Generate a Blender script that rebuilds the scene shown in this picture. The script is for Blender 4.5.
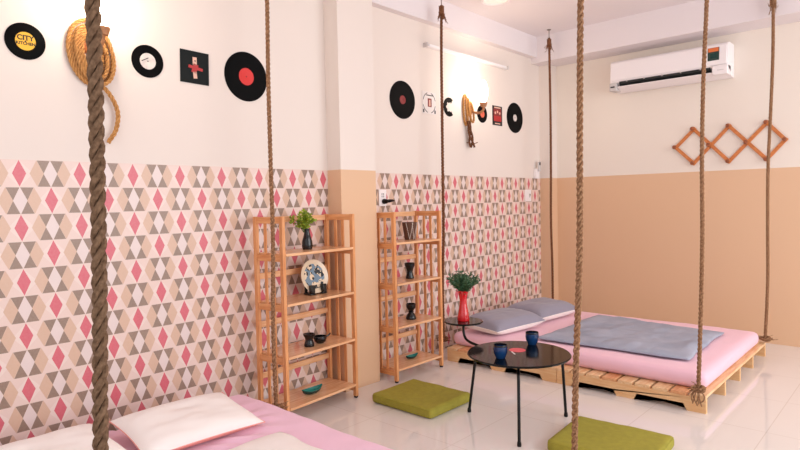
import bpy, bmesh, math, random
from mathutils import Vector, Matrix, noise
random.seed(7)
PI = math.pi
for o in list(bpy.data.objects): bpy.data.objects.remove(o)
SC = bpy.context.scene
COL = SC.collection

# ---------------------------------------------------------------- camera
def make_camera():
    yaw, pit, rol = -0.7383260, 0.0381861, -0.0201981
    f = Vector((math.sin(yaw)*math.cos(pit), math.cos(yaw)*math.cos(pit), -math.sin(pit)))
    r = Vector((math.cos(yaw), -math.sin(yaw), 0)); u = r.cross(f)
    r2 = r*math.cos(rol)+u*math.sin(rol); u2 = -r*math.sin(rol)+u*math.cos(rol)
    cd = bpy.data.cameras.new('camera'); c = bpy.data.objects.new('camera', cd); COL.objects.link(c)
    cd.sensor_width = 36; cd.lens = 586.4*36/800; cd.clip_start = .05
    m = Matrix((r2, u2, -f)).transposed().to_4x4(); m.translation = (3.05, 0, 1.2716)
    c.matrix_world = m; SC.camera = c
make_camera()

# ---------------------------------------------------------------- light
wd = bpy.data.worlds.new('world'); SC.world = wd; wd.use_nodes = True
bg = wd.node_tree.nodes['Background']; bg.inputs[0].default_value = (.97, .975, 1.0, 1); bg.inputs[1].default_value = 0.8
def area(name, loc, target, sx, sy, power, col):
    l = bpy.data.lights.new(name, 'AREA'); l.shape = 'RECTANGLE'; l.size = sx; l.size_y = sy; l.energy = power; l.color = col
    o = bpy.data.objects.new(name, l); COL.objects.link(o); o.location = loc
    o.rotation_euler = (Vector(target)-Vector(loc)).to_track_quat('-Z', 'Y').to_euler()
    return o
area('window_daylight', (5.6, 3.6, 1.7), (0, 3.6, .8), 4.0, 2.6, 110, (.97, .98, 1))
area('balcony_daylight', (2.4, -1.6, 1.8), (1.2, 4.5, .8), 3.6, 2.6, 12, (.98, .98, 1))
SC.view_settings.view_transform = 'Standard'; SC.view_settings.look = 'None'
SC.view_settings.gamma = 1; SC.view_settings.use_curve_mapping = False
SC.view_settings.exposure = 0.2

# ---------------------------------------------------------------- materials
def lin(c):
    return tuple(((x/255)/12.92 if x/255 <= .04045 else ((x/255+.055)/1.055)**2.4) for x in c)+(1,)
class NT:
    def __init__(s, name):
        s.m = bpy.data.materials.new(name); s.m.use_nodes = True; s.t = s.m.node_tree
        s.b = s.t.nodes['Principled BSDF']
    def n(s, kind, **kw):
        nd = s.t.nodes.new('ShaderNode'+kind)
        for k, v in kw.items(): setattr(nd, k, v)
        return nd
    def l(s, a, b): s.t.links.new(a, b)
    def math(s, op, a, b=None, c=None):
        nd = s.n('Math', operation=op)
        for i, v in enumerate((a, b, c)):
            if v is None: continue
            if isinstance(v, (int, float)): nd.inputs[i].default_value = v
            else: s.l(v, nd.inputs[i])
        return nd.outputs[0]
    def mix(s, fac, a, b):
        nd = s.n('Mix', data_type='RGBA')
        for sock, v in ((nd.inputs[0], fac), (nd.inputs[6], a), (nd.inputs[7], b)):
            if isinstance(v, (int, float)): sock.default_value = v
            elif isinstance(v, tuple): sock.default_value = v
            else: s.l(v, sock)
        return nd.outputs[2]
    def coord(s, scale=(1, 1, 1), out='Object'):
        tc = s.n('TexCoord'); mp = s.n('Mapping'); mp.inputs['Scale'].default_value = scale
        s.l(tc.outputs[out], mp.inputs[0]); return mp.outputs[0]
    def noise(s, scale, detail=3, sc=(1, 1, 1)):
        nd = s.n('TexNoise'); nd.inputs['Scale'].default_value = scale; nd.inputs['Detail'].default_value = detail
        s.l(s.coord(sc), nd.inputs['Vector']); return nd.outputs[0]
    def bump(s, h, strength, dist=.005):
        b = s.n('Bump'); b.inputs['Strength'].default_value = strength; b.inputs['Distance'].default_value = dist
        s.l(h, b.inputs['Height']); s.l(b.outputs[0], s.b.inputs['Normal'])
def mat(name, col, rough=.5, var=0, vs=8, bump=0, bs=60, metal=0, spec=None, sheen=0, coat=0, col2=None, sc=(1, 1, 1)):
    t = NT(name); c = lin(col)
    t.b.inputs['Roughness'].default_value = rough; t.b.inputs['Metallic'].default_value = metal
    if spec is not None: t.b.inputs['Specular IOR Level'].default_value = spec
    if sheen: t.b.inputs['Sheen Weight'].default_value = sheen
    if coat: t.b.inputs['Coat Weight'].default_value = coat
    if var or col2:
        d = lin(col2) if col2 else tuple(x*(1-var) for x in c[:3])+(1,)
        r = t.n('ValToRGB'); r.color_ramp.elements[0].position = .35; r.color_ramp.elements[1].position = .65
        r.color_ramp.elements[0].color = d; r.color_ramp.elements[1].color = c
        t.l(t.noise(vs, 4, sc), r.inputs[0]); t.l(r.outputs[0], t.b.inputs['Base Color'])
    else: t.b.inputs['Base Color'].default_value = c
    if bump: t.bump(t.noise(bs, 3, sc), bump)
    return t.m
def emit(name, col, strength):
    t = NT(name); t.b.inputs['Base Color'].default_value = lin(col)
    t.b.inputs['Emission Color'].default_value = lin(col); t.b.inputs['Emission Strength'].default_value = strength
    return t.m

CREAM = (232, 219, 210); TAN = (224, 184, 149)
def two_tone(name, up, low, zsplit=1.5):
    t = NT(name); tc = t.n('TexCoord'); sp = t.n('SeparateXYZ'); t.l(tc.outputs['Object'], sp.inputs[0])
    f = t.math('GREATER_THAN', sp.outputs[2], zsplit)
    t.l(t.mix(f, lin(low), lin(up)), t.b.inputs['Base Color'])
    t.b.inputs['Roughness'].default_value = .38; t.b.inputs['Specular IOR Level'].default_value = .55
    t.bump(t.noise(40, 3), .03); return t.m
def tile_wall(name, y0, P=.25436, H=.12353, ztop=1.5, up=CREAM):
    t = NT(name); tc = t.n('TexCoord'); sp = t.n('SeparateXYZ'); t.l(tc.outputs['Object'], sp.inputs[0])
    y, z = sp.outputs[1], sp.outputs[2]
    rw = t.math('DIVIDE', t.math('SUBTRACT', ztop, z), H)
    ri = t.math('FLOOR', rw); rf = t.math('SUBTRACT', rw, ri)
    v = t.math('MULTIPLY', t.math('ABSOLUTE', t.math('SUBTRACT', rf, .5)), 2)
    par = t.math('MULTIPLY', t.math('MODULO', ri, 2), .5)
    u = t.math('ADD', t.math('SUBTRACT', t.math('DIVIDE', t.math('SUBTRACT', y, y0), P), par), 40)
    fr = t.math('FRACT', u); d = t.math('MINIMUM', fr, t.math('SUBTRACT', 1, fr))
    def rh(c, w=.115, lim=.98):
        return t.math('LESS_THAN', t.math('ADD', t.math('DIVIDE', t.math('ABSOLUTE', t.math('SUBTRACT', d, c)), w), v), lim)
    pink = rh(0, .112); tan = rh(.278, .118); white = rh(.5, .112)
    br = t.math('MULTIPLY', t.math('LESS_THAN', t.math('ADD', t.math('DIVIDE', t.math('ABSOLUTE', t.math('SUBTRACT', d, .389)), .112), .03), v), t.math('LESS_THAN', v, .97))
    # halo facet round the pink diamond, a shade darker than the ground
    halo = t.math('LESS_THAN', t.math('ADD', t.math('DIVIDE', d, .225), v), .97)
    n1 = t.noise(90, 2)
    c = t.mix(0.0, lin((229, 203, 193)), lin((229, 203, 193)))
    c = t.mix(halo, c, lin((234, 212, 203)))
    c = t.mix(tan, c, lin((212, 176, 152)))
    c = t.mix(white, c, lin((226, 208, 204)))
    c = t.mix(br, c, lin((142, 116, 100)))
    c = t.mix(pink, c, lin((210, 92, 108)))
    c = t.mix(t.math('MULTIPLY', n1, .12), c, lin((250, 235, 225)))
    isup = t.math('GREATER_THAN', z, ztop)
    t.l(t.mix(isup, c, lin(up)), t.b.inputs['Base Color'])
    t.l(t.math('ADD', .28, t.math('MULTIPLY', isup, .35)), t.b.inputs['Roughness'])
    t.b.inputs['Specular IOR Level'].default_value = .35
    return t.m
def floor_mat():
    t = NT('polished_floor'); v = t.coord()
    b = t.n('TexBrick'); b.offset = 0; b.inputs['Scale'].default_value = 1; b.inputs['Brick Width'].default_value = .6; b.inputs['Row Height'].default_value = .6
    b.inputs['Mortar Size'].default_value = .0025; b.inputs['Color1'].default_value = lin((234, 226, 221)); b.inputs['Color2'].default_value = lin((232, 224, 219)); b.inputs['Mortar'].default_value = lin((216, 204, 196))
    t.l(v, b.inputs['Vector'])
    n = t.noise(3, 5)
    t.l(t.mix(t.math('MULTIPLY', n, .25), b.outputs[0], lin((237, 230, 226))), t.b.inputs['Base Color'])
    t.b.inputs['Roughness'].default_value = .055; t.b.inputs['Specular IOR Level'].default_value = .9
    return t.m
def wood(name, a, b, sc=(3, 40, 40), rough=.42):
    t = NT(name); n = t.n('TexNoise'); n.inputs['Scale'].default_value = 2; n.inputs['Detail'].default_value = 6
    t.l(t.coord(sc), n.inputs['Vector'])
    r = t.n('ValToRGB'); r.color_ramp.elements[0].position = .3; r.color_ramp.elements[1].position = .7
    r.color_ramp.elements[0].color = lin(a); r.color_ramp.elements[1].color = lin(b)
    t.l(n.outputs[0], r.inputs[0]); t.l(r.outputs[0], t.b.inputs['Base Color'])
    t.b.inputs['Roughness'].default_value = rough; t.bump(n.outputs[0], .08); return t.m
M = {}
M['floor'] = floor_mat()
M['paint'] = two_tone('painted_plaster', CREAM, TAN)
M['backpaint'] = two_tone('back_wall_paint', (236, 224, 212), TAN)
M['tileA'] = tile_wall('harlequin_tiles_near', .8087)
M['tileB'] = tile_wall('harlequin_tiles_far', 3.3883)
M['ceil'] = mat('ceiling_paint', (232, 222, 223), .8)
M['woodv'] = wood('bamboo_upright', (208, 130, 74), (238, 176, 122), (40, 40, 3))
M['woodx'] = wood('bamboo_rail', (208, 130, 74), (238, 176, 122), (3, 40, 40))
M['woody'] = wood('bamboo_board_lit', (222, 160, 112), (244, 198, 156), (40, 3, 40), .2)  # lighter copy of the bamboo: reflections on the boards put into its colour
M['pine_x'] = wood('pallet_pine_long', (226, 170, 116), (240, 200, 150), (3, 30, 30), .6)
M['pine_y'] = wood('pallet_pine_cross', (222, 168, 118), (242, 208, 164), (30, 3, 30), .6)
M['pine_red'] = wood('pallet_pine_reddish', (210, 138, 92), (234, 178, 128), (30, 3, 30), .6)
M['oak_lt'] = wood('lamp_wood', (160, 104, 64), (188, 130, 84), (30, 30, 30), .5)
M['oak'] = wood('rack_wood', (190, 104, 50), (214, 134, 72), (30, 30, 30), .4)
M['rope'] = mat('hemp_rope', (172, 132, 100), .9, spec=.05, col2=(120, 84, 60), vs=120, bump=.3, bs=300)
M['rope_gr'] = mat('grey_brown_hemp_rope', (128, 100, 78), .9, spec=.15, col2=(96, 72, 54), vs=120, bump=.3, bs=300)  # greyer and darker than the plain hemp rope
M['rope_lt'] = mat('jute_rope', (206, 152, 94), .9, spec=.15, col2=(182, 128, 76), vs=60, bump=.15, bs=300)
M['rope_dk'] = mat('shaded_hemp_rope', (146, 98, 70), .9, spec=.05, col2=(92, 58, 42), vs=120, bump=.3, bs=300)  # same hemp darkened: shade on the ropes behind put into its colour
M['black'] = mat('black_metal', (8, 8, 9), .3, spec=.3)
M['vinyl'] = mat('black_vinyl', (8, 8, 9), .6, spec=.08)
M['tabletop'] = mat('black_lacquer', (10, 13, 11), .1, spec=.22)
M['sheet'] = mat('pink_sheet', (244, 196, 211), .75, bump=.35, bs=9, sheen=.2)
M['sheet2'] = mat('lilac_pink_sheet', (244, 200, 221), .75, bump=.6, bs=7, sheen=.2)
M['white_cloth'] = mat('white_cotton', (250, 242, 238), .8, bump=.2, bs=12)
M['rose_cloth'] = mat('rose_cotton', (238, 160, 150), .8)
M['grey_cloth'] = mat('grey_blue_cotton', (146, 141, 155), .8, bump=.3, bs=16, sheen=.2)
M['blanket'] = mat('slate_blue_cotton', (170, 174, 190), .7, bump=.7, bs=9, col2=(154, 160, 178), vs=5)
M['green'] = mat('olive_canvas', (162, 152, 52), .8, bump=.3, bs=300, var=.12, vs=30)
M['white'] = mat('white_plastic', (244, 236, 236), .35)
M['white_grey'] = mat('grey_plastic', (205, 198, 196), .4)
M['dark'] = mat('dark_recess', (20, 26, 26), .5)
M['steel'] = mat('zinc_steel', (150, 140, 132), .35, metal=1)
M['ceramic_black'] = mat('black_glaze', (18, 18, 20), .12)
M['teal'] = mat('teal_glaze', (28, 132, 122), .15)
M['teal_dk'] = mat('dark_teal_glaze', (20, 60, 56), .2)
M['blue'] = mat('blue_glaze', (24, 62, 110), .15, col2=(10, 26, 60), vs=18, sc=(1, 1, .4))
M['blue_rim'] = mat('dark_glaze_rim', (18, 20, 30), .15)
M['redv'] = mat('red_glaze', (206, 22, 30), .1, coat=.5)
M['leafA'] = mat('bright_leaf', (172, 182, 50), .5, col2=(112, 142, 34), vs=60)
M['leafB'] = mat('deep_leaf', (84, 122, 84), .5, col2=(46, 84, 54), vs=60)
M['stem'] = mat('stem_green', (80, 100, 46), .6)
M['lab_yel'] = mat('yellow_paper', (242, 182, 52), .6)
M['lab_red'] = mat('red_paper', (214, 48, 44), .6)
M['lab_dred'] = mat('dull_red_paper', (136, 40, 40), .6)
M['lab_white'] = mat('white_paper', (228, 216, 208), .6, col2=(205, 195, 190), vs=30)
M['lab_pink'] = mat('pink_red_paper', (222, 84, 96), .5)
M['lab_or'] = mat('orange_paper', (206, 96, 70), .6)
M['paper'] = mat('poster_paper', (232, 222, 218), .6)
M['ink'] = mat('black_ink', (22, 20, 20), .6)
M['poster_dk'] = mat('dark_poster', (14, 20, 20), .6, spec=.2)
M['poster_red'] = mat('red_print', (178, 36, 36), .5)
M['poster_skin'] = mat('pale_print', (226, 180, 160), .5)
M['cardboard'] = mat('brown_basket', (92, 60, 44), .7, bump=.5, bs=120)
M['string'] = mat('white_string', (220, 210, 200), .8)
M['plate'] = mat('patterned_glaze', (226, 204, 176), .2)
M['bulb'] = emit('lit_bulb', (255, 236, 208), 14)
M['lampglass'] = emit('lit_ceiling_diffuser', (255, 244, 236), .12)
M['batten'] = mat('batten_diffuser', (245, 240, 240), .3)
M['st_green'] = mat('green_sticker', (14, 52, 44), .4)
M['st_or'] = mat('orange_sticker', (224, 116, 60), .4)

# ---------------------------------------------------------------- mesh helpers
def obj(name, bm, m, parent=None, smooth=True, bevel=0, ang=40):
    me = bpy.data.meshes.new(name); bmesh.ops.recalc_face_normals(bm, faces=bm.faces[:])
    bm.to_mesh(me); bm.free(); me.materials.append(m)
    if smooth:
        for p in me.polygons: p.use_smooth = True
        me.set_sharp_from_angle(angle=math.radians(ang))
    o = bpy.data.objects.new(name, me); COL.objects.link(o)
    if parent: o.parent = parent
    if bevel:
        b = o.modifiers.new('bevel', 'BEVEL'); b.width = bevel; b.segments = 2; b.limit_method = 'ANGLE'
    return o
def tag(o, label=None, cat=None, group=None, kind=None):
    if label: o['label'] = label
    if cat: o['category'] = cat
    if group: o['group'] = group
    if kind: o['kind'] = kind
    return o
def thing(name, label, cat, loc=(0, 0, 0), rot=None, group=None):
    o = bpy.data.objects.new(name, None); COL.objects.link(o); o.empty_display_size = .05
    o.location = loc
    if rot is not None:
        o.rotation_euler = rot.to_euler() if isinstance(rot, Matrix) else (0, 0, rot)
    return tag(o, label, cat, group)
def copy_tree(o, parent=None):
    c = o.copy(); COL.objects.link(c); c.parent = parent
    for ch in [x for x in bpy.data.objects if x.parent == o]: copy_tree(ch, c)
    return c
def box(bm, x0, x1, y0, y1, z0, z1, mt=None):
    vs = [bm.verts.new((x, y, z)) for x in (x0, x1) for y in (y0, y1) for z in (z0, z1)]
    for f in ((0, 1, 3, 2), (4, 6, 7, 5), (0, 4, 5, 1), (2, 3, 7, 6), (0, 2, 6, 4), (1, 5, 7, 3)): bm.faces.new([vs[i] for i in f])
    if mt is not None:
        for v in vs: v.co = mt @ v.co
    return bm
def B(*a): return box(bmesh.new(), *a)
def frames(pts):
    pts = [Vector(p) for p in pts]; T = []
    for i in range(len(pts)):
        a = pts[max(i-1, 0)]; b = pts[min(i+1, len(pts)-1)]; T.append((b-a).normalized())
    n = T[0].orthogonal().normalized(); out = []
    for i, t in enumerate(T):
        n = (n-t*n.dot(t)).normalized(); out.append((pts[i], t, n, t.cross(n)))
    return out
def tube(bm, pts, r, seg=8, cap=True, closed=False):
    rs = r if isinstance(r, (list, tuple)) else [r]*len(pts)
    rings = []
    for (p, t, n, b), rr in zip(frames(pts), rs):
        rings.append([bm.verts.new(p+(n*math.cos(a)+b*math.sin(a))*rr) for a in [2*PI*k/seg for k in range(seg)]])
    m = len(rings)
    for i in range(m if closed else m-1):
        A, C = rings[i], rings[(i+1) % m]
        for k in range(seg): bm.faces.new((A[k], A[(k+1) % seg], C[(k+1) % seg], C[k]))
    if cap and not closed: bm.faces.new(rings[0][::-1]); bm.faces.new(rings[-1])
    return bm
def lathe(bm, prof, seg=32, c=(0, 0, 0), sx=1, sy=1):
    rings = []
    for r, z in prof:
        if r < 1e-6: rings.append([bm.verts.new((c[0], c[1], c[2]+z))])
        else: rings.append([bm.verts.new((c[0]+sx*r*math.cos(2*PI*k/seg), c[1]+sy*r*math.sin(2*PI*k/seg), c[2]+z)) for k in range(seg)])
    for A, C in zip(rings, rings[1:]):
        for k in range(seg):
            j = (k+1) % seg
            if len(A) == 1 and len(C) == 1: continue
            if len(A) == 1: bm.faces.new((A[0], C[k], C[j]))
            elif len(C) == 1: bm.faces.new((A[k], A[j], C[0]))
            else: bm.faces.new((A[k], A[j], C[j], C[k]))
    return bm
def resample(pts, step):
    pts = [Vector(p) for p in pts]; out = [pts[0].copy()]; acc = 0
    for a, b in zip(pts, pts[1:]):
        L = (b-a).length
        if L == 0: continue
        s = step-acc
        while s <= L: out.append(a.lerp(b, s/L)); s += step
        acc = (acc+L) % step
    return out
def smooth_path(ctrl, n=12):
    P = [Vector(p) for p in ctrl]; P = [P[0]*2-P[1]]+P+[P[-1]*2-P[-2]]; out = []
    for i in range(1, len(P)-2):
        for k in range(n):
            t = k/n; a, b, c, d = P[i-1:i+3]
            out.append(.5*((2*b)+(c-a)*t+(2*a-5*b+4*c-d)*t*t+(3*b-a-3*c+d)*t**3))
    out.append(P[-2]); return out
def rope(bm, path, R, pitch=None, seg=7, closed=False):
    """three twisted strands laid along a path"""
    pitch = pitch or R*6.2; pts = resample(path, pitch/9); fr = frames(pts); rs = R*.455
    for s in range(3):
        c = []
        for i, (p, t, n, b) in enumerate(fr):
            a = 2*PI*(i/9+s/3); c.append(p+(n*math.cos(a)+b*math.sin(a))*R*.56)
        tube(bm, c, rs, seg)
    return bm
def rbox(sx, sy, sz, r, nx, ny, nz, amp=0, fr=3, seed=0, z_only=False):
    """rounded box centred in x,y with its base at z=0"""
    bm = bmesh.new(); vm = {}
    N = (nx, ny, nz); S = (sx, sy, sz)
    def V(i, j, k):
        if (i, j, k) not in vm:
            p = Vector(((i/nx-.5)*sx, (j/ny-.5)*sy, (k/nz-.5)*sz))
            q = Vector([max(-(S[a]/2-r), min(S[a]/2-r, p[a])) for a in range(3)]); d = p-q
            if d.length > 1e-9: p = q+d.normalized()*r
            if amp:
                fa = math.atan2(p.y-.10, p.x+.60); fr_ = math.hypot(p.y-.10, p.x+.60)
                w = (1.1*math.sin(fa*26+3*noise.noise(Vector((fa*3, fr_*4, 2))))*math.exp(-((fr_-.40)/.13)**2) if amp > .007 else 0)+ noise.noise(Vector((p.x*fr+seed, p.y*fr, p.z*fr*2)))+.5*noise.noise(Vector((p.x*fr*3+seed, p.y*fr*3, 5)))
                if k > 0: p.z += w*amp*(1 if k == nz else .6)
                if not z_only and 0 < k < nz and d.length > 1e-9: p += Vector((d.x, d.y, 0)).normalized()*w*amp if Vector((d.x, d.y)).length > 1e-9 else Vector()
            p.z += sz/2; vm[(i, j, k)] = bm.verts.new(p)
        return vm[(i, j, k)]
    for i in range(nx):
        for j in range(ny):
            for k in (0, nz): bm.faces.new((V(i, j, k), V(i+1, j, k), V(i+1, j+1, k), V(i, j+1, k)))
    for i in range(nx):
        for k in range(nz):
            for j in (0, ny): bm.faces.new((V(i, j, k), V(i+1, j, k), V(i+1, j, k+1), V(i, j, k+1)))
    for j in range(ny):
        for k in range(nz):
            for i in (0, nx): bm.faces.new((V(i, j, k), V(i, j+1, k), V(i, j+1, k+1), V(i, j, k+1)))
    return bm
def xf(bm, mt):
    for v in bm.verts: v.co = mt @ v.co
    return bm
WALLX = Matrix(((0, 0, 1), (1, 0, 0), (0, 1, 0)))       # local x->world y, y->z, z->x
WALLY = Matrix(((1, 0, 0), (0, 0, -1), (0, 1, 0)))      # local x->x, y->z, z->-y
def text(name, s, size, m, parent, loc, sx=1, depth=.0006):
    cu = bpy.data.curves.new(name, 'FONT'); cu.body = s; cu.size = size; cu.align_x = 'CENTER'; cu.align_y = 'CENTER'; cu.extrude = depth; cu.offset = size*.035
    t = bpy.data.objects.new(name, cu); me = bpy.data.meshes.new_from_object(t); bpy.data.objects.remove(t)
    me.materials.clear(); me.materials.append(m)
    o = bpy.data.objects.new(name, me); COL.objects.link(o); o.parent = parent; o.location = loc; o.scale = (sx, 1, 1)
    return o

# ================================================================= SETTING
XF, XP, YB, ZC = -.065, .134, 5.809, 2.95
def struct(name, bm, m): o = obj(name, bm, m, smooth=False); o['kind'] = 'structure'; return o
struct('floor', B(-.3, 4.6, -1.5, YB+.1, -.1, 0), M['floor'])
struct('ceiling', B(-.3, 4.6, -1.5, YB+.1, ZC, ZC+.1), M['ceil'])
struct('wall_left', B(-.3, 0, -1.5, 2.63, 0, ZC), M['tileA'])
struct('wall_left_far', B(-.3, XF, 2.96, 5.662, 0, ZC), M['tileB'])
struct('wall_back', B(-.3, 4.6, YB, YB+.1, 0, ZC), M['backpaint'])
bm = B(-.3, XP, 2.63, 2.96, 0, ZC); struct('trim_1', bm, M['paint'])                 # pillar between the two tiled walls
struct('trim_2', B(-.3, .06, 5.662, YB, 0, ZC), M['paint'])                         # corner pillar
bm = B(XF, .0, 2.96, 5.662, 2.74, ZC); struct('trim_3', bm, M['ceil'])             # beam along the left wall
bm = B(XF, 4.6, 5.50, YB, 2.685, ZC); struct('trim_4', bm, M['ceil'])              # beam along the back wall

# ================================================================= RECORDS AND PRINTS
def record(name, y, z, R, labm, lr, x, label, group=None, extra=None):
    t = thing(name, label, 'record', (x+.0005, y, z), WALLX, group)
    bm = bmesh.new(); prof = [(0, 0), (R, 0), (R, .002)]
    n = 14
    for i in range(n):
        a = R-(R-lr*1.12)*(i+.0)/n; prof += [(a-.0006, .0032), (a-(R-lr)/n*.5, .0026)]
    prof += [(lr*1.05, .003), (0, .003)]
    lathe(bm, prof, 56); obj('disc', bm, M['vinyl'], t, ang=20)
    bm = bmesh.new(); lathe(bm, [(0, .003), (lr, .003), (lr, .0042), (.0045, .0042), (.0035, .0036), (0, .0036)], 40)
    o = obj('paper_label', bm, labm, t)
    bm = bmesh.new(); lathe(bm, [(.0032, .0042), (.0032, .0048), (0, .0048)], 12); obj('centre_hole', bm, M['ink'], o)
    return t, o
t, lb = record('vinyl_record', .856, 2.035, .082, M['lab_yel'], .041, 0, 'black single record with yellow lettered label, nearest the left edge of the wall')
text('lettering', 'CITY', .031, M['ink'], lb, (0, .014, .0043)); text('lettering', 'KITCHEN', .0185, M['ink'], lb, (0, -.011, .0043), 1)
t, lb = record('vinyl_record', 1.415, 2.036, .0845, M['lab_white'], .042, 0, 'black single record with large white label between rope lamp and square dark print')
bm = bmesh.new(); box(bm, -.03, .012, .012, .016, .0042, .0047, Matrix.Rotation(.5, 4, 'Z')); obj('label_print', bm, M['ink'], lb)
record('vinyl_record', 2.010, 2.042, .1464, M['lab_red'], .051, 0, 'large black long-play record with bright red label right of dark square print')
record('vinyl_record', 3.480, 2.0825, .1494, M['lab_dred'], .034, XF, 'large black long-play record with small dull red label, beside the pillar')
record('vinyl_record', 4.587, 2.079, .081, M['lab_or'], .034, XF, 'small black record with orange label right behind the far rope lamp')
record('vinyl_record', 5.163, 2.096, .1504, M['lab_white'], .034, XF, 'large black long-play record with small white label nearest the room corner')
# single record; its overexposed side is left out of the shape
t = thing('overexposed_record', 'black C-shaped single record, its overexposed side left out, between white print and far rope lamp', 'record', (XF+.0005, 4.085, 2.09), WALLX)
bm = bmesh.new(); n = 40
ring = []
for i in range(n+1):
    a = math.radians(52+(308-52)*i/n); R, r = .082, .040+.006*math.sin(i*.7)
    c, s = math.cos(a), math.sin(a)
    ring.append([bm.verts.new((R*c, R*s, 0)), bm.verts.new((R*c, R*s, .003)), bm.verts.new((r*c, r*s, .003)), bm.verts.new((r*c, r*s, 0))])
for a, b in zip(ring, ring[1:]):
    for k in range(4): bm.faces.new((a[k], a[(k+1) % 4], b[(k+1) % 4], b[k]))
bm.faces.new(ring[0]); bm.faces.new(ring[-1][::-1]); obj('disc', bm, M['vinyl'], t)

def panel(name, w, h, m, parent, cx=0, cy=0, z=0, d=.001, rot=0):
    bm = bmesh.new(); box(bm, -w/2, w/2, -h/2, h/2, 0, d, Matrix.Translation((cx, cy, z)) @ Matrix.Rotation(rot, 4, 'Z'))
    return obj(name, bm, m, parent, smooth=False)
t = thing('square_print', 'square dark print of a pale figure crossed by red, left of red-labelled record', 'print', (.0005, 1.679, 2.045), WALLX)
c = panel('card', .17, .178, M['poster_dk'], t, d=.004, rot=-.02)
panel('figure_print', .024, .044, M['poster_skin'], c, 0, .034, .004); panel('figure_print', .022, .038, M['poster_skin'], c, .0, -.042, .004, rot=.1)
panel('red_band', .085, .016, M['poster_red'], c, .004, -.003, .0045, rot=-.16); panel('red_band', .03, .05, M['poster_red'], c, .0, -.006, .004, rot=-.3)
panel('eye_print', .008, .006, M['ink'], c, .002, .036, .0052)
t = thing('white_print', 'white square print with black corner marks and small brown picture, beside the rope', 'print', (XF+.0005, 3.81, 2.095), WALLX)
c = panel('card', .175, .182, M['paper'], t, d=.004)
panel('picture', .05, .07, M['lab_dred'], c, .005, .002, .004); panel('face_print', .018, .05, M['poster_skin'], c, .005, 0, .0052)
panel('lettering_bar', .09, .008, M['ink'], c, .005, .062, .004)
for sx, sy in ((-1, -1), (1, -1), (-1, 1), (1, 1)):
    bm = bmesh.new()
    for i in range(5):
        a = math.radians(20+12*i); box(bm, -.008, .008, -.003, .003, 0, .0008, Matrix.Translation((sx*.078*math.cos(a)+.002*sx, sy*.083*math.sin(a), .004)) @ Matrix.Rotation(sx*sy*(a+PI/2), 4, 'Z'))
    if sy < 0: box(bm, -.008, .008, -.014, .014, 0, .0008, Matrix.Translation((sx*.074, -.07, .004)))
    obj('corner_mark', bm, M['ink'], c, smooth=False)
t = thing('record_sleeve', 'dark sleeve with red group picture between small orange-labelled and large white-labelled records', 'print', (XF+.0005, 4.842, 2.087), WALLX)
c = panel('card', .165, .185, M['ink'], t, d=.004)
panel('picture', .135, .115, M['lab_dred'], c, 0, .008, .004); panel('red_panel', .125, .05, M['poster_red'], c, 0, -.03, .005)
for i in range(3):
    bm = bmesh.new(); lathe(bm, [(0, 0), (.013, 0), (.012, .001), (0, .001)], 12, (-.038+.038*i, .025+(.012 if i == 1 else 0), .005)); obj('face_print', bm, M['poster_skin'], c)
panel('lettering_bar', .11, .012, M['poster_skin'], c, 0, .076, .004); panel('lettering_bar', .09, .01, M['poster_skin'], c, 0, -.076, .004)

# ================================================================= ROPE LAMPS
def oval(cy, cz, ay, az, x, tilt=0, n=40, a0=0, a1=2*PI):
    return [Vector((x, cy+ay*math.cos(a)*math.cos(tilt)-az*math.sin(a)*math.sin(tilt), cz+ay*math.cos(a)*math.sin(tilt)+az*math.sin(a)*math.cos(tilt))) for a in [a0+(a1-a0)*k/n for k in range(n+1)]]
def lamp(loc, label, tail, coil):
    t = thing('rope_wall_lamp', label, 'lamp', loc)
    bm = bmesh.new(); lathe(bm, [(0, 0), (.045, 0), (.045, .014), (.038, .02), (0, .02)], 24); xf(bm, WALLX.to_4x4()); obj('back_plate', bm, M['oak'], t)
    bm = tube(bmesh.new(), smooth_path([(.018, 0, 0), (.06, 0, -.02), (.12, .0, -.03), (.16, 0, -.01), (.165, 0, .02)]), .011); obj('arm', bm, M['oak_lt'], t)
    bm = lathe(bmesh.new(), [(0, .018), (.024, .018), (.034, .05), (.03, .055), (0, .055)], 24, (.165, 0, 0)); obj('lamp_holder', bm, M['oak_lt'], t)
    bm = lathe(bmesh.new(), [(0, .056), (.018, .056), (.026, .075), (.038, .11), (.042, .145), (.038, .18), (.03, .215), (.016, .245), (0, .25)], 24, (.165, 0, 0)); obj('bulb', bm, M['bulb'], t)
    coil(t); 
    o = obj('rope_tail', tail, M['rope_lt'] if coil is coil_near else M['rope_dk'], t)
    return t
def coil_near(t):
    bm = bmesh.new()
    for k in range(4):
        p = oval(-.004*k, -.038-.006*k, .1-.0215*k, .155-.024*k, .016+.004*k, .12, 60)
        rope(bm, p, .0105)
    for k in range(3):
        rope(bm, oval(.012-.01*k, -.05, .083-.022*k, .14-.024*k, .038+.003*k, .2, 60), .0105)
    obj('rope_coil', bm, M['rope_lt'], t)
def coil_far(t):
    bm = bmesh.new()
    for k in range(3):
        rope(bm, oval(-.062+.016*k, .0-.01*k, .030, .135-.022*k, .014+.02*k, .05+.1*k), .0105)
    obj('rope_coil', bm, M['rope_lt'], t)
tl = rope(bmesh.new(), smooth_path([(.04, .02, -.18), (.03, .075, -.23), (.03, .11, -.31), (.03, .1, -.4), (.025, .06, -.47)]), .0115)
lamp((0, 1.13, 2.065), 'lit wall lamp wrapped in a golden rope coil, left of the white-labelled single record', tl, coil_near)
tl = bmesh.new()
for i in range(3):
    a = 2*PI*i/3
    rope(tl, [Vector((.04+(.008+.011*u)*math.cos(a+u*5), -.055+.05*u+(.008+.016*u)*math.sin(a+u*5), -.1-.235*u)) for u in [k/24 for k in range(25)]], .010)
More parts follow.
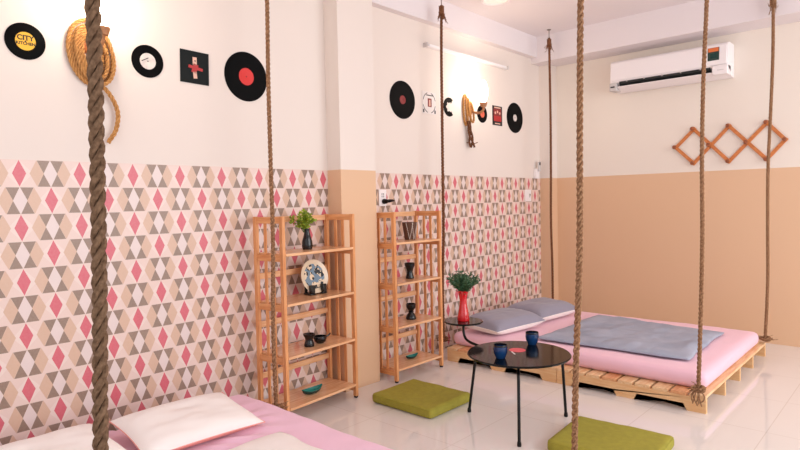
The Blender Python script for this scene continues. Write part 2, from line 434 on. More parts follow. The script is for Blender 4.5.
tube(tl, smooth_path([(.03, -.075, -.29), (.06, -.02, -.3), (.06, .05, -.285)]), .0035)
lamp((XF, 4.37, 2.085), 'lit wall lamp with dark rope tail hanging below, on the far tiled wall', tl, coil_far)
for p in ((.165, 1.13, 2.3), (XF+.165, 4.37, 2.32)):
    l = bpy.data.lights.new('bulb_light', 'POINT'); l.energy = 5; l.color = (1, .84, .66); l.shadow_soft_size = .05
    o = bpy.data.objects.new('bulb_light', l); COL.objects.link(o); o.location = p

# batten light, round ceiling light
t = thing('batten_light', 'slim white batten light high on the far wall above the records', 'light', (XF, 3.76, 2.545))
obj('housing', B(0, .03, 0, 1.22, 0, .03), M['white'], t, bevel=.004); obj('diffuser', B(.03, .042, .02, 1.2, .004, .026), M['batten'], t, bevel=.004)
for y in (-.012, 1.22): obj('end_cap', B(0, .044, y, y+.012, -.002, .032), M['white_grey'], t)
t = thing('ceiling_light', 'round white flush ceiling light near the top edge, between two rope tops', 'light', (.37, 4.17, ZC-.04))
obj('rim', lathe(bmesh.new(), [(.11, .04), (.12, .04), (.12, .005), (.105, .0), (.1, .01)], 40), M['white'], t); obj('diffuser', lathe(bmesh.new(), [(0, -.004), (.06, -.002), (.1, .008), (.1, .03), (0, .03)], 40), M['lampglass'], t)

# outlet, switch, remote
def plate(name, label, cat, y, z, w, h):
    t = thing(name, label, cat, (XF+.0005, y, z), WALLX); obj('cover_plate', B(-w/2, w/2, -h/2, h/2, 0, .009), M['white'], t, bevel=.003); return t
t = plate('wall_socket', 'white wall socket beside the pillar with a black plug in it', 'socket', 3.225, 1.31, .08, .125)
bm = bmesh.new()
for y in (.03, .012): box(bm, -.012, -.006, y-.008, y+.006, .009, .0095); box(bm, .006, .012, y-.008, y+.006, .009, .0095)
obj('socket_slot', bm, M['ink'], t, smooth=False)
t2 = thing('power_plug', 'black plug pushed into the socket beside the pillar', 'plug', (XF+.01, 3.23, 1.283), WALLX)
obj('plug_body', lathe(bmesh.new(), [(0, 0), (.018, 0), (.02, .01), (.016, .035), (.009, .05), (0, .05)], 16), M['black'], t2)
obj('plug_cap', tube(bmesh.new(), [(0, 0, .035), (.02, .003, .045), (.05, .006, .05), (.065, .004, .05)], [.013, .013, .01, .006]), M['black'], t2)
t = plate('light_switch', 'white switch plate on the far tiles near the room corner', 'switch', 5.40, 1.318, .12, .12)
obj('rocker', B(.01, .035, -.02, .02, .009, .014), M['white_grey'], t, bevel=.002); obj('indicator', B(.02, .032, .0, .012, .014, .0155), M['ink'], t)
t = thing('remote_holder', 'small white wall box with a remote control above the tile edge by the corner', 'remote holder', (XF+.0005, 5.56, 1.57), WALLX)
obj('pocket', B(-.035, .035, -.075, .03, 0, .03), M['white'], t, bevel=.004)
t2 = thing('remote_control', 'slim remote control standing in the white holder by the corner', 'remote', (XF+.032, 5.575, 1.59), WALLX)
obj('handset', B(-.02, .022, -.02, .085, 0, .016), M['white_grey'], t2, bevel=.004); obj('screen', B(-.013, .015, .045, .075, .016, .0175), M['ink'], t2)

# ================================================================= AIR CONDITIONER
t = thing('air_conditioner', 'white wall-mounted air conditioner with green sticker and open dark vent', 'air conditioner', (.73, YB, 2.3))
W = 1.02
def extr(prof, x0, x1):
    bm = bmesh.new(); a = [bm.verts.new((x0, y, z)) for y, z in prof]; b = [bm.verts.new((x1, y, z)) for y, z in prof]
    n = len(prof)
    for i in range(n): bm.faces.new((a[i], a[(i+1) % n], b[(i+1) % n], b[i]))
    bm.faces.new(a[::-1]); bm.faces.new(b); return bm
prof = [(-.001, .0), (-.001, .29), (-.15, .29), (-.185, .28), (-.2, .255), (-.212, .10), (-.205, .075), (-.15, .045), (-.10, .008)]
obj('body', extr(prof, 0, W), M['white'], t, bevel=.005)
obj('front_panel', extr([(-.2, .26), (-.212, .262), (-.226, .11), (-.224, .094), (-.212, .095)], .01, W-.01), M['white'], t, bevel=.003)
obj('vent_opening', extr([(-.212, .082), (-.2, .07), (-.14, .02), (-.13, .01), (-.15, .012), (-.214, .062)], .09, .885), M['dark'], t)
o = obj('louvre', extr([(-.218, .03), (-.12, -.004), (-.12, .0), (-.218, .036)], .075, .9), M['white'], t)
for x in (.16, .32, .48, .64, .8): obj('vent_tab', B(x, x+.008, -.221, -.2, .072, .086), M['white_grey'], t)
obj('end_cap', B(-.004, .07, -.222, -.1, -.002, .075), M['white_grey'], t, bevel=.01); obj('control_display', B(.9, W, -.228, -.12, .01, .09), M['white'], t, bevel=.006)
obj('maker_badge', B(.012, .05, -.228, -.222, .03, .042), M['ink'], t); obj('indicator', B(.94, .99, -.2295, -.228, .045, .05), M['white_grey'], t)
s = obj('energy_label', extr([(-.2155, .245), (-.218, .245), (-.2245, .135), (-.222, .135)], .865, .955), M['st_green'], t)
obj('label_header', extr([(-.218, .243), (-.22, .243), (-.222, .21), (-.219, .21)], .87, .95), M['st_or'], s)
obj('label_bars', extr([(-.2215, .195), (-.2235, .195), (-.2255, .155), (-.2235, .155)], .885, .935), M['teal_dk'], s)

# ================================================================= PEG RACK
t = thing('accordion_peg_rack', 'brown wooden accordion peg rack hung on the back wall', 'peg rack', (1.7, YB, 1.732))
mx = [-.43, -.142, .152, .433]; tx = [-.275, .013, .30]; hz = .155; tilt = -.003
Mj = [(x, 0) for x in mx]; T = [(x, hz) for x in tx]; Bt = [(x, -hz) for x in tx]
bars = [(Mj[0], T[0], 0), (Mj[0], Bt[0], 1), (T[0], Bt[1], 1), (Bt[0], T[1], 0), (T[1], Bt[2], 1), (Bt[1], T[2], 0), (T[2], Mj[3], 1), (Bt[2], Mj[3], 0)]
for (a, b, lay) in bars:
    dx, dz = b[0]-a[0], b[1]-a[1]; L = math.hypot(dx, dz); an = math.atan2(dz, dx)
    bm = bmesh.new(); y = -.013-.011*lay
    box(bm, -L/2-.018, L/2+.018, 0, .01, -.015, .015, Matrix.Translation(((a[0]+b[0])/2, y-.0, (a[1]+b[1])/2)) @ Matrix.Rotation(-an, 4, 'Y'))
    obj('slat', bm, M['oak'], t, bevel=.003)
M['oak_dk'] = wood('peg_wood', (130, 68, 36), (160, 88, 50), (30, 30, 30), .4)
for (x, z) in Mj+T+Bt:
    bm = lathe(bmesh.new(), [(0, 0), (.008, 0), (.007, .03), (.015, .034), (.018, .044), (.013, .054), (0, .057)], 16)
    m4 = Matrix.Translation((x, -.024, z)) @ WALLY.to_4x4(); xf(bm, m4); obj('peg', bm, M['oak_dk'], t)

# ================================================================= SHELVES
def make_shelf(label, loc, W, rot=0, D=.26, H=1.205):
    t = thing('folding_shelf', label, 'shelf', loc, rot)
    px, py = .028, .022
    for y in (0, W-py):
        for x in (0, D-px):
            p = obj('post', B(x, x+px, y, y+py, .012, H), M['woodv'], t, bevel=.002)
            obj('foot_pad', B(x+.004, x+px-.004, y+.003, y+py-.003, 0, .012), M['black'], p)
        for z in (1.165, .945, .655, .348, .045): obj('side_rail', B(px+.0005, D-px-.0005, y+.004, y+py-.004, z, z+.038), M['woodx'], t, bevel=.002)
        for x in (.088, .152):
            bm = bmesh.new(); zz = [(.083, .348), (.386, .655), (.693, .945), (.983, 1.165)]
            for a, b in zz: box(bm, x, x+.02, y+.007, y+py-.007, a, b)
            obj('side_slat', bm, M['woodv'], t)
    for z in (.975, .685, .378, .080):
        s = obj('shelf_board', B(.002, D+.004, py+.0008, W-py-.0008, z, z+.016), M['woody'], t, bevel=.003)
    for z in (1.165, .83, .54, .23):
        obj('back_rail', B(.004, .018, py+.0005, W-py-.0005, z, z+.036), M['woody'], t, bevel=.002)
    return t
make_shelf('light wooden shelf against near tiled wall, holding patterned plate and leafy vase', (.062, 1.985, 0), .612, .08)
make_shelf('light wooden shelf just past the pillar, holding two black hourglass pots', (.012, 2.99, 0), .53)
SZ = [.0965, .3945, .7015, .9915]

def foliage(t, base, n, spread, h, leafm, lsz, thin=False, seed=1):
    rnd = random.Random(seed); bs = bmesh.new(); bl = bmesh.new()
    for i in range(n):
        a = rnd.uniform(0, 2*PI); rr = spread*math.sqrt(rnd.random()); L = h*(1-.35*(rr/spread)**2)*rnd.uniform(.75, 1)
        top = Vector((base[0]+rr*math.cos(a), base[1]+rr*math.sin(a), base[2]+L))
        mid = Vector((base[0]+.35*rr*math.cos(a), base[1]+.35*rr*math.sin(a), base[2]+L*.55))
        p = smooth_path([Vector(base), mid, top], 7); tube(bs, p, .0012, 4)
        k0 = 4
        for k in range(k0, len(p)):
            for s in range(5 if thin else 2):
                d = Vector((rnd.uniform(-1, 1), rnd.uniform(-1, 1), rnd.uniform(-.1, 1))).normalized()
                w = d.cross(Vector((rnd.uniform(-1, 1), rnd.uniform(-1, 1), rnd.uniform(-1, 1)))).normalized()
                nn = d.cross(w)*.12
                l = lsz*rnd.uniform(.7, 1.2); ww = l*(.13 if thin else .36)
                q = p[k]; v = [bl.verts.new(c) for c in (q, q+(d*.3+nn)*l+w*ww*.8, q+(d*.65+nn)*l+w*ww*.7, q+d*l, q+(d*.65+nn)*l-w*ww*.7, q+(d*.3+nn)*l-w*ww*.8, q+(d*.5)*l)]
                for a_, b_ in ((0, 1), (1, 2), (2, 3), (3, 4), (4, 5), (5, 0)): bl.faces.new((v[a_], v[b_], v[6]))
    o = obj('stems', bs, M['stem'], t)
    me = bpy.data.meshes.new('leaves'); bl.to_mesh(me); bl.free(); me.materials.append(leafm)
    l = bpy.data.objects.new('leaves', me); COL.objects.link(l); l.parent = t

# --- shelf one contents
t = thing('bud_vase', 'small black bottle vase on the top board of the near shelf', 'vase', (.15, 2.32, SZ[3]))
obj('vase_body', lathe(bmesh.new(), [(0, 0), (.03, 0), (.034, .02), (.032, .05), (.022, .085), (.016, .11), (.02, .13), (.015, .13), (.012, .11), (0, .1)], 28), M['ceramic_black'], t)
t = thing('leafy_sprig', 'yellow-green leafy sprigs in the black vase on near shelf', 'plant', (.15, 2.315, SZ[3]+.105))
foliage(t, (0, 0, 0), 16, .085, .14, M['leafA'], .026, seed=3)
for o in [x for x in bpy.data.objects if x.parent == t]: o.location = (0, -.02, 0)
# plate on stand
t = thing('display_plate', 'round cream plate with blue and black pattern leaning on its stand', 'plate', (.13, 2.383, SZ[2]+.006))
PM = NT('plate_paint')
vo = PM.n('TexVoronoi'); vo.inputs['Scale'].default_value = 22; PM.l(PM.coord(), vo.inputs['Vector'])
n2 = PM.noise(26, 4)
k1 = PM.math('GREATER_THAN', n2, .51); k2 = PM.math('GREATER_THAN', vo.outputs['Distance'], .5)
c1 = PM.mix(k1, lin((232, 208, 178)), lin((24, 26, 34))); c1 = PM.mix(k2, c1, lin((112, 134, 152)))
PM.l(c1, PM.b.inputs['Base Color']); PM.b.inputs['Roughness'].default_value = .2
tiltm = Matrix.Translation((0, 0, .105)) @ Matrix.Rotation(-.22, 4, 'Y') @ WALLX.to_4x4()
bm = lathe(bmesh.new(), [(0, -.006), (.06, -.006), (.105, .006), (.108, .010), (.082, .004), (0, .0)], 48); xf(bm, tiltm); obj('dish', bm, M['plate'], t)
bm = lathe(bmesh.new(), [(0, .0005), (.08, .0042), (.08, .0052), (0, .0015)], 48); xf(bm, tiltm); obj('painted_centre', bm, PM.m, t)
t = thing('plate_stand', 'black twin-block stand under the patterned plate', 'stand', (.13, 2.383, SZ[2]))
for s in (-1, 1):
    bm = bmesh.new(); box(bm, -.025, .05, s*.047-.02, s*.047+.02, 0, .012); box(bm, .024, .05, s*.047-.016, s*.047+.016, .012, .062); box(bm, -.03, -.018, s*.047-.01, s*.047+.01, .0, .11)
    obj('block', bm, M['ceramic_black'], t, bevel=.004)
obj('cross_bar', B(-.025, -.012, -.03, .03, .002, .012), M['ceramic_black'], t)
hour = [(0, 0), (.03, 0), (.033, .008), (.026, .03), (.023, .04), (.027, .055), (.036, .07), (.038, .078), (.034, .078), (.028, .068), (0, .06)]
t = thing('candle_holder', 'short black waisted candle holder on near shelf, left of small bowl', 'candle holder', (.2, 2.275, SZ[1])); obj('holder_body', lathe(bmesh.new(), hour, 28), M['ceramic_black'], t)
t = thing('handled_bowl', 'small black bowl with side handle on near shelf', 'bowl', (.185, 2.375, SZ[1]))
obj('bowl_body', lathe(bmesh.new(), [(0, 0), (.022, 0), (.036, .012), (.043, .032), (.041, .044), (.037, .044), (.037, .03), (0, .008)], 28), M['ceramic_black'], t)
obj('handle', tube(bmesh.new(), smooth_path([(0, .04, .03), (.005, .062, .037), (.01, .078, .05)]), .0055), M['ceramic_black'], t)
def leaf_dish(label, loc, s, rot):
    t = thing('leaf_dish', label, 'dish', loc, rot)
    bm = bmesh.new(); n = 28; rings = []
    prof = [(0, .004), (.5, .006), (.85, .018), (1, .032), (1.0, .028), (.86, .012), (.5, 0), (0, 0)]
    for r, z in prof:
        if r == 0: rings.append([bm.verts.new((0, 0, z*s))]); continue
        rg = []
        for k in range(n):
            a = 2*PI*k/n; c, d = math.cos(a), math.sin(a); e = .085*(1+.12*abs(c)**6)
            rg.append(bm.verts.new((r*d*.04*s*(1-.25*abs(c)**3), r*c*e*s, z*s*(1+.5*abs(c)**3))))
        rings.append(rg)
    for A, C in zip(rings, rings[1:]):
        for k in range(n):
            j = (k+1) % n
            if len(A) == 1: bm.faces.new((A[0], C[k], C[j]))
            elif len(C) == 1: bm.faces.new((A[k], A[j], C[0]))
            else: bm.faces.new((A[k], A[j], C[j], C[k]))
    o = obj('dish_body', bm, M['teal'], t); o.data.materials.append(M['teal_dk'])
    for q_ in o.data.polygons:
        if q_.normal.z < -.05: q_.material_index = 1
    obj('leaf_rib', tube(bmesh.new(), [(0, -.07*s, .009*s), (0, 0, .006*s), (0, .07*s, .009*s)], .002, 6), M['teal_dk'], t)
leaf_dish('teal leaf-shaped dish on the bottom board of the near shelf', (.2, 2.29, SZ[0]), .85, 0)
leaf_dish('teal leaf-shaped dish on the bottom board of the far shelf', (.15, 3.29, SZ[0]), .66, -.1)
# --- shelf two contents
t = thing('tapered_pot', 'dark brown tapered pot tied with white string, top board of far shelf', 'pot', (.12, 3.33, SZ[3]))
bm = lathe(bmesh.new(), [(0, 0), (.04, 0), (.06, .13), (.055, .13), (.037, .01), (0, .01)], 28); obj('pot_body', bm, M['cardboard'], t)
bm = bmesh.new()
for a in (-.9, -.1, .7): tube(bm, [(.0415*math.cos(a), .0415*math.sin(a), .002), (.0612*math.cos(a+.45), .0612*math.sin(a+.45), .129)], .0016, 5); tube(bm, [(.0415*math.cos(a), .0415*math.sin(a), .002), (.0612*math.cos(a-.45), .0612*math.sin(a-.45), .129)], .0016, 5)
obj('string_lacing', bm, M['string'], t)
drum = [(0, 0), (.03, 0), (.033, .006), (.026, .03), (.022, .05), (.026, .07), (.037, .095), (.04, .115), (.036, .118), (.028, .1), (0, .09)]
t = thing('candle_holder', 'black drum-shaped candle holder on the second board of far shelf', 'candle holder', (.15, 3.285, SZ[2])); obj('holder_body', lathe(bmesh.new(), drum, 28), M['ceramic_black'], t)
hg = [(0, 0), (.038, 0), (.04, .01), (.034, .03), (.018, .05), (.016, .058), (.026, .075), (.036, .09), (.038, .115), (.032, .118), (.03, .1), (0, .09)]
t = thing('candle_holder', 'black hourglass candle holder with pinched waist, third board of far shelf', 'candle holder', (.15, 3.29, SZ[1])); obj('holder_body', lathe(bmesh.new(), hg, 28), M['ceramic_black'], t)
obj('collar', lathe(bmesh.new(), [(.017, .05), (.022, .052), (.022, .057), (.017, .059)], 20), M['ceramic_black'], t)

# ================================================================= PALLETS AND BEDS
def make_pallet(label, x0, x1, y0, y1):
    H = .106; L = x1-x0; Wd = y1-y0
    t = thing('pallet', label, 'pallet', (x0, y0, 0))
    ys = [0, .26, .50, .74, 1.0]
    for i, f in enumerate(ys):
        yy = f*(Wd-.03); bm = bmesh.new()
        prof = []
        e = .105; c = .11; nz = .04; top = H-.0185
        pts = [(0, 0), (e, 0), (e+.02, nz), (L/2-c/2-.02, nz), (L/2-c/2, 0), (L/2+c/2, 0), (L/2+c/2+.02, nz), (L-e-.02, nz), (L-e, 0), (L, 0), (L, top), (0, top)]
        a = [bm.verts.new((px, yy, pz)) for px, pz in pts]; b = [bm.verts.new((px, yy+.03, pz)) for px, pz in pts]
        n = len(pts)
        for k in range(n): bm.faces.new((a[k], a[(k+1) % n], b[(k+1) % n], b[k]))
        bm.faces.new(a[::-1]); bm.faces.new(b)
        bmesh.ops.triangulate(bm, faces=[f_ for f_ in bm.faces if len(f_.verts) > 4])
        obj('stringer', bm, M['pine_x'], t, smooth=False)
    nb = 9; bw = (L-.018*(nb-1))/nb
    for i in range(nb):
        x = i*(bw+.018)
        obj('deck_board', B(x, x+bw, -.002, Wd+.002, H-.018, H), M['pine_red'] if (i*7+int(x0*10)) % 4 == 0 else M['pine_y'], t, smooth=False, bevel=.002)
    return t
make_pallet('bare pine pallet under the far bed, half nearer the tiled wall', .18, 1.128, 3.687, 5.335)
make_pallet('bare pine pallet under the far bed, half with the open end', 1.132, 2.08, 3.687, 5.335)
make_pallet('bare pine pallet under the near lilac-pink bed, half nearer the tiled wall', .18, 1.128, .37, 1.94)
make_pallet('bare pine pallet under the near lilac-pink bed, half away from the wall', 1.132, 2.08, .37, 1.94)
def mattress(label, x0, x1, y0, y1, m, seed, amp=.0045):
    t = thing('mattress', label, 'mattress', ((x0+x1)/2, (y0+y1)/2, .107))
    obj('fitted_sheet', rbox(x1-x0, y1-y0, .106, .045, 60 if amp < .007 else 130, 50 if amp < .007 else 110, 8, amp, 3.1, seed), m, t, ang=180)
    return t
mattress('mattress in a pink sheet on the far pallet bed', .16, 2.06, 3.775, 5.235, M['sheet'], 3)
mattress('mattress in a lilac-pink sheet on the near bed at lower left', .13, 2.0, .33, 1.83, M['sheet2'], 9, .008)

def pillow(label, loc, w, d, h, rot, m_top, m_bot, tilt=(0, 0), seed=0):
    t = thing('pillow', label, 'pillow', loc); t.rotation_euler = (tilt[0], tilt[1], rot)
    nx, ny = 34, 26
    def P(i, j, s):
        a = 2*i/nx-1; b = 2*j/ny-1
        x = w/2*a*(1-.07*(1-a*a)*0-.06*(1-b*b)*abs(a)**3); y = d/2*b*(1-.06*(1-a*a)*abs(b)**3)
        e = max(0, (1-a**4)*(1-b**4)); z = h/2*e**.55
        wv = noise.noise(Vector((x*7+seed, y*7, 1)))*.012*e+noise.noise(Vector((x*22+seed, y*9, 4)))*.005*e
        return Vector((x, y, s*z*(1 if s > 0 else .75)+(wv if s > 0 else 0)))
    for s, nm, m in ((1, 'pillow_top', m_top), (-1, 'pillow_underside', m_bot)):
        bm = bmesh.new(); g = [[bm.verts.new(P(i, j, s)) for j in range(ny+1)] for i in range(nx+1)]
        for i in range(nx):
            for j in range(ny): bm.faces.new((g[i][j], g[i+1][j], g[i+1][j+1], g[i][j+1]))
        obj(nm, bm, m, t, ang=180)
    path = [P(i, 0, 0) for i in range(nx)]+[P(nx, j, 0) for j in range(ny)]+[P(i, ny, 0) for i in range(nx, 0, -1)]+[P(0, j, 0) for j in range(ny, 0, -1)]
    obj('piping', tube(bmesh.new(), path, .0025, 6, closed=True), m_bot, t)
    return t
pillow('grey-blue pillow on the far bed, nearer the camera', (.45, 4.08, .281), .41, .62, .165, -.12, M['grey_cloth'], M['white_cloth'], (0, .04), 1)
pillow('grey-blue pillow on the far bed, next to the room corner', (.45, 4.72, .281), .41, .60, .165, -.1, M['grey_cloth'], M['white_cloth'], (0, .04), 4)
pillow('white pillow with rose edge on the near bed, farther from the camera', (.49, 1.32, .27), .42, .56, .105, -.06, M['white_cloth'], M['rose_cloth'], (0, .12), 7)
pillow('white pillow on the near bed at the bottom left corner', (.44, .73, .27), .42, .56, .11, .05, M['white_cloth'], M['rose_cloth'], (0, .1), 11)

def blanket(label, quad, z, m, seed, amp=.022):
    """quad: four corners near-left, near-right, far-right, far-left"""
    t = thing('blanket', label, 'blanket', (0, 0, z)); bm = bmesh.new(); nx, ny = 60, 46
    q = [Vector(c) for c in quad]
    def P(i, j, s):
        a, b = i/nx, j/ny; p = (q[0]*(1-a)+q[1]*a)*(1-b)+(q[3]*(1-a)+q[2]*a)*b
        w = noise.noise(Vector((p.x*4+seed, p.y*4, 0)))+.5*abs(noise.noise(Vector((p.x*9+seed, p.y*7, 3))))+.35*abs(noise.noise(Vector((p.x*20, p.y*16+seed, 7))))
        ed = min(1, min(a, 1-a, b, 1-b)*14); ex = noise.noise(Vector((p.x*5, p.y*5, seed)))*.02*(1-ed)
        return Vector((p.x+ex, p.y+ex, (.006+.012*ed**.5+max(0, w*amp+.004)*(.3+.7*ed)) if s else 0))
    G = [[[bm.verts.new(P(i, j, s)) for j in range(ny+1)] for i in range(nx+1)] for s in (0, 1)]
    for s in (0, 1):
        for i in range(nx):
            for j in range(ny): bm.faces.new((G[s][i][j], G[s][i+1][j], G[s][i+1][j+1], G[s][i][j+1]))
    for i in range(nx):
        for j in (0, ny): bm.faces.new((G[0][i][j], G[0][i+1][j], G[1][i+1][j], G[1][i][j]))
    for j in range(ny):
        for i in (0, nx): bm.faces.new((G[0][i][j], G[0][i][j+1], G[1][i][j+1], G[1][i][j]))
    obj('blanket_cloth', bm, m, t, ang=180); return t
blanket('rumpled slate-blue blanket spread over the far bed', [(.86, 3.93, 0), (1.9, 3.97, 0), (1.87, 4.92, 0), (.84, 5.02, 0)], .227, M['blanket'], 2)
blanket('white cover folded over the near bed beside the pillows', [(.8, .55, 0), (1.9, .5, 0), (1.86, 1.60, 0), (.84, 1.57, 0)], .227, M['white_cloth'], 8, .008)

# ================================================================= CUSHIONS
def cushion(label, loc, sx, sy, rot):
    t = thing('floor_cushion', label, 'cushion', loc, rot)
    obj('cover', rbox(sx, sy, .062, .02, 28, 24, 4, .004, 5, loc[0]), M['green'], t, ang=180)
    for z in (.012, .052):
        r = .02; pts = []
        for cx, cy, a0 in ((1, 1, 0), (-1, 1, PI/2), (-1, -1, PI), (1, -1, 3*PI/2)):
            for k in range(5):
                a = a0+PI/2*k/4; pts.append(Vector((cx*(sx/2-r-.004)+r*math.cos(a), cy*(sy/2-r-.004)+r*math.sin(a), z)))
        obj('piping', tube(bmesh.new(), pts, .0028, 6, closed=True), M['green'], t)
cushion('olive green floor cushion left of the round table', (.655, 2.80, .001), .49, .41, .0)
cushion('olive green floor cushion at the bottom edge in front of the pallet bed', (1.855, 2.865, .001), .505, .43, .07)

# ================================================================= TABLE
TX, TY, TZ = 1.303, 2.905, .40
t = thing('coffee_table', 'low round black table with red centre label and a raised side tray', 'table', (TX, TY, 0))
top = obj('tabletop', lathe(bmesh.new(), [(0, TZ-.012), (.287, TZ-.012), (.292, TZ-.006), (.287, TZ), (0, TZ)], 72), M['tabletop'], t)
lab = obj('red_label', lathe(bmesh.new(), [(0, TZ), (.048, TZ), (.048, TZ+.0008), (0, TZ+.0008)], 40, (-.035, .045, 0)), M['lab_pink'], top)
bm = bmesh.new(); 
for i in range(5): box(bm, -.03+.013*i, -.021+.013*i, -.036, -.026, TZ, TZ+.0008, Matrix.Rotation(-.72, 4, 'Z'))
obj('white_lettering', bm, M['paper'], top, smooth=False)
for fx, fy in ((1.47, 3.147), (1.497, 2.578), (.99, 2.852)):
    fx -= TX; fy -= TY; a = math.atan2(fy, fx); L = min(.345, math.hypot(fx, fy)); c, s = math.cos(a), math.sin(a)
    p = smooth_path([(r*c, r*s, z) for r, z in ((.13, TZ-.03), (.2, TZ-.032), (.245, TZ-.042), (.27, TZ-.068), (.277, TZ-.11), (.277+(L-.277)*.4, .18), (L, .012))], 8)
    l = obj('leg', tube(bmesh.new(), p, .0085, 12), M['black'], t)
    obj('foot', lathe(bmesh.new(), [(0, 0), (.011, 0), (.012, .01), (.0095, .025), (0, .025)], 16, (L*c, L*s, 0)), M['black'], l)
obj('under_frame', lathe(bmesh.new(), [(.12, TZ-.036), (.15, TZ-.036), (.15, TZ-.0125), (.12, TZ-.0125)], 40), M['black'], t)
sx_, sy_ = .805-TX, 3.06-TY
p = smooth_path([(sx_*.2, sy_*.2, TZ-.03), (sx_*.7, sy_*.7, TZ-.034), (sx_*.93, sy_*.93, TZ-.022), (sx_, sy_, TZ+.02), (sx_, sy_, TZ+.088)], 8)
obj('tray_arm', tube(bmesh.new(), p, .0085, 12), M['black'], t)
obj('side_tray', lathe(bmesh.new(), [(0, TZ+.088), (.122, TZ+.088), (.127, TZ+.094), (.122, TZ+.1), (0, TZ+.1)], 56, (sx_, sy_, 0)), M['tabletop'], t)
def cup(label, loc, s=1):
    t = thing('cup', label, 'cup', loc)
    obj('cup_body', lathe(bmesh.new(), [(0, 0), (.026*s, 0), (.03*s, .006), (.04*s, .03), (.043*s, .052*s), (.0405*s, .072), (.0385*s, .072), (.038*s, .04), (0, .012)], 32), M['blue'], t)
    obj('rim', lathe(bmesh.new(), [(.0408*s, .064), (.0418*s, .07), (.0405*s, .0755), (.0375*s, .0735), (.0382*s, .064)], 32), M['blue_rim'], t)
cup('blue glazed cup on the round table, near the camera side', (1.285, 2.745, TZ+.0005), .93)
cup('blue glazed cup on the round table, on the bed side', (1.266, 3.125, TZ+.0005), .93)
t = thing('flower_vase', 'tall red flared vase on the side tray', 'vase', (.805, 3.06, TZ+.1005))
obj('vase_body', lathe(bmesh.new(), [(0, 0), (.038, 0), (.04, .006), (.034, .05), (.025, .1), (.023, .13), (.029, .17), (.036, .195), (.033, .195), (.024, .16), (0, .12)], 32), M['redv'], t)
t = thing('needle_sprig', 'dark green bushy sprigs in the red vase', 'plant', (.805, 3.06, TZ+.24))
foliage(t, (0, 0, 0), 34, .115, .19, M['leafB'], .026, True, seed=5)

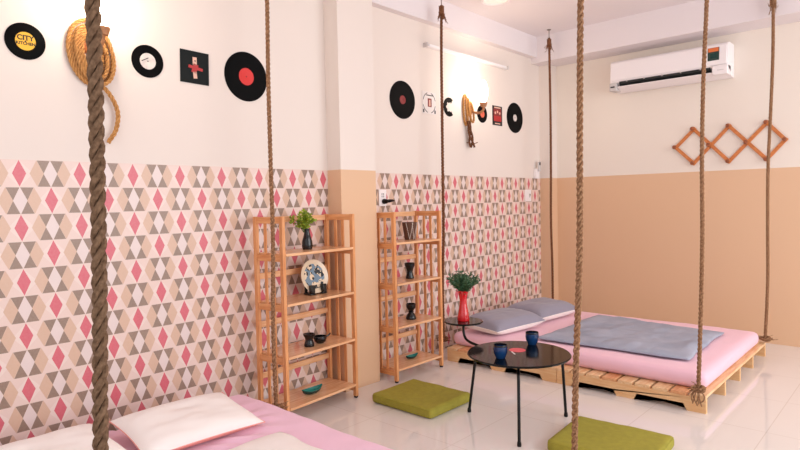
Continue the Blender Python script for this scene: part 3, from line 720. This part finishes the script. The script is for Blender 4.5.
# ================================================================= ROPES
def frayed(bm, c, r, n, seed, up=1, L=.06, tr=.0016, sp=1):
    rnd = random.Random(seed)
    for i in range(n):
        a = rnd.uniform(0, 2*PI); l = L*rnd.uniform(.5, 1.2); e = rnd.uniform(.3, 1.1)*sp
        p0 = Vector(c)+Vector((math.cos(a)*r*.6, math.sin(a)*r*.6, rnd.uniform(-.01, .01)))
        p1 = p0+Vector((math.cos(a)*l*.5*e, math.sin(a)*l*.5*e, up*l*.5)); p2 = p0+Vector((math.cos(a+.4)*l*e, math.sin(a+.4)*l*e, up*l*rnd.uniform(.1, .9)))
        tube(bm, smooth_path([p0, p1, p2], 3), [tr*1.3]*3+[tr]*3+[tr*.6], 4)
def hang_rope(label, top, bot, R, m, knot_z=None, tie=None, bow=0, seed=1, ctrl=None):
    """top/bottom points; knot_z: frayed hitch below a ceiling hook; tie: knot at the pallet"""
    t = thing('hanging_rope', label, 'rope', (bot[0], bot[1], bot[2]))
    o3 = Vector(bot); T = Vector(top)-o3
    mid = [T*k/6+Vector((math.sin(k*1.7+seed)*.009, math.cos(k*2.1+seed)*.009, 0)) for k in range(1, 6)]
    path = smooth_path([Vector((0, 0, 0))]+mid+[T], 10)
    obj('twisted_rope', rope(bmesh.new(), path, R), m, t)
    bm = bmesh.new(); tube(bm, [T+Vector((0, 0, -.01)), T+Vector((0, 0, ZC-top[2]-.004))], .004, 8); lathe(bm, [(0, 0), (.02, 0), (.02, -.005), (.004, -.012), (0, -.012)], 16, (T.x, T.y, ZC-bot[2]-.0005))
    obj('ceiling_hook', bm, M['steel'], t)
    bm = bmesh.new()
    for k in range(5): tube(bm, oval(0, 0, R*1.25, R*1.25, 0, 0, 14)[:-1], R*.42, 6, closed=True)
    bm.free(); bm = bmesh.new()
    for k in range(6):
        z = T.z-.02-k*R*.8; pts = [Vector((T.x+R*1.3*math.cos(a), T.y+R*1.3*math.sin(a), z+R*.3*math.sin(a))) for a in [2*PI*q/14 for q in range(14)]]
        tube(bm, pts, R*.5, 6, closed=True)
    obj('hitch', bm, m, t)
    bm = bmesh.new(); frayed(bm, (T.x, T.y, T.z-.05), R*1.6, 26, seed, -1, .12, .0022, .28); frayed(bm, (T.x, T.y, T.z-.03), R, 6, seed+3, 1, .03, .0018); obj('frayed_end', bm, m, t)
    if tie:
        bm = bmesh.new()
        rnd = random.Random(seed)
        for k in range(4):
            an = k*.8+.3; n = 22; a_, b_ = R*2.8, R*1.7
            pts = []
            for q_ in range(n):
                w = 2*PI*q_/n; v = Vector((a_*math.cos(w), b_*math.sin(w), R*.5*math.sin(2*w)))
                v.rotate(Matrix.Rotation(an, 3, 'Z') @ Matrix.Rotation(.5-.35*k, 3, 'X')); pts.append(v+Vector((0, 0, R*1.2)))
            tube(bm, pts, R*.5, 7, closed=True)
        obj('knot', bm, m, t)
        bm = bmesh.new(); frayed(bm, (0, 0, R*1.5), R*2.2, 16, seed+1, .35, .05, .0022); frayed(bm, (0, 0, R*1.2), R*2.4, 22, seed+5, -.2, .06, .0026); obj('frayed_tail', bm, m, t)
        if tie == 'tail':
            bm = bmesh.new()
            for k in range(7):
                x0 = -.03+.01*k; w = .012*math.sin(k*2.3)
                tube(bm, smooth_path([(x0*.4, -.012, R*.8), (x0*.9+w, -.026-.003*(k % 2), -.012), (x0+w*.5, -.024, -.04), (x0*.8-w, -.02-.004*(k % 3), -.062-.008*(k % 3))], 5), R*.3, 6)
            obj('loose_tail', bm, m, t)
    return t
hang_rope('thick brown rope hanging at far left, closest to the camera', (1.995, .405, 2.93), (1.995, .385, .30), .0133, M['rope_gr'], seed=1)
hang_rope('thin rope hanging in front of the near shelf, knotted at the bed corner', (.278, 1.978, 2.90), (.345, 1.915, .125), .0128, M['rope'], tie=True, seed=2)
hang_rope('brown rope hanging behind the far shelf from a frayed knot at the ceiling', (.12, 3.765, 2.85), (.135, 3.70, .15), .0125, M['rope_dk'], tie=True, seed=3)
hang_rope('brown rope passing just right of the round table and over the bottom-edge green cushion', (2.08, 2.14, 2.92), (2.065, 2.02, .14), .0128, M['rope'], tie=True, seed=4)
hang_rope('rope crossing the air conditioner, tied at the near corner of the pallets', (2.06, 3.80, 2.90), (2.046, 3.662, .135), .0128, M['rope'], tie='tail', seed=5)
hang_rope('rope crossing the peg rack, tied at the far corner of the pallets', (2.105, 5.435, 2.85), (2.083, 5.30, .13), .0132, M['rope'], tie=True, seed=6)
hang_rope('thin rope in the room corner ending behind the pillow', (.222, 5.352, 2.87), (.265, 5.29, .15), .0125, M['rope_dk'], tie=True, seed=7)
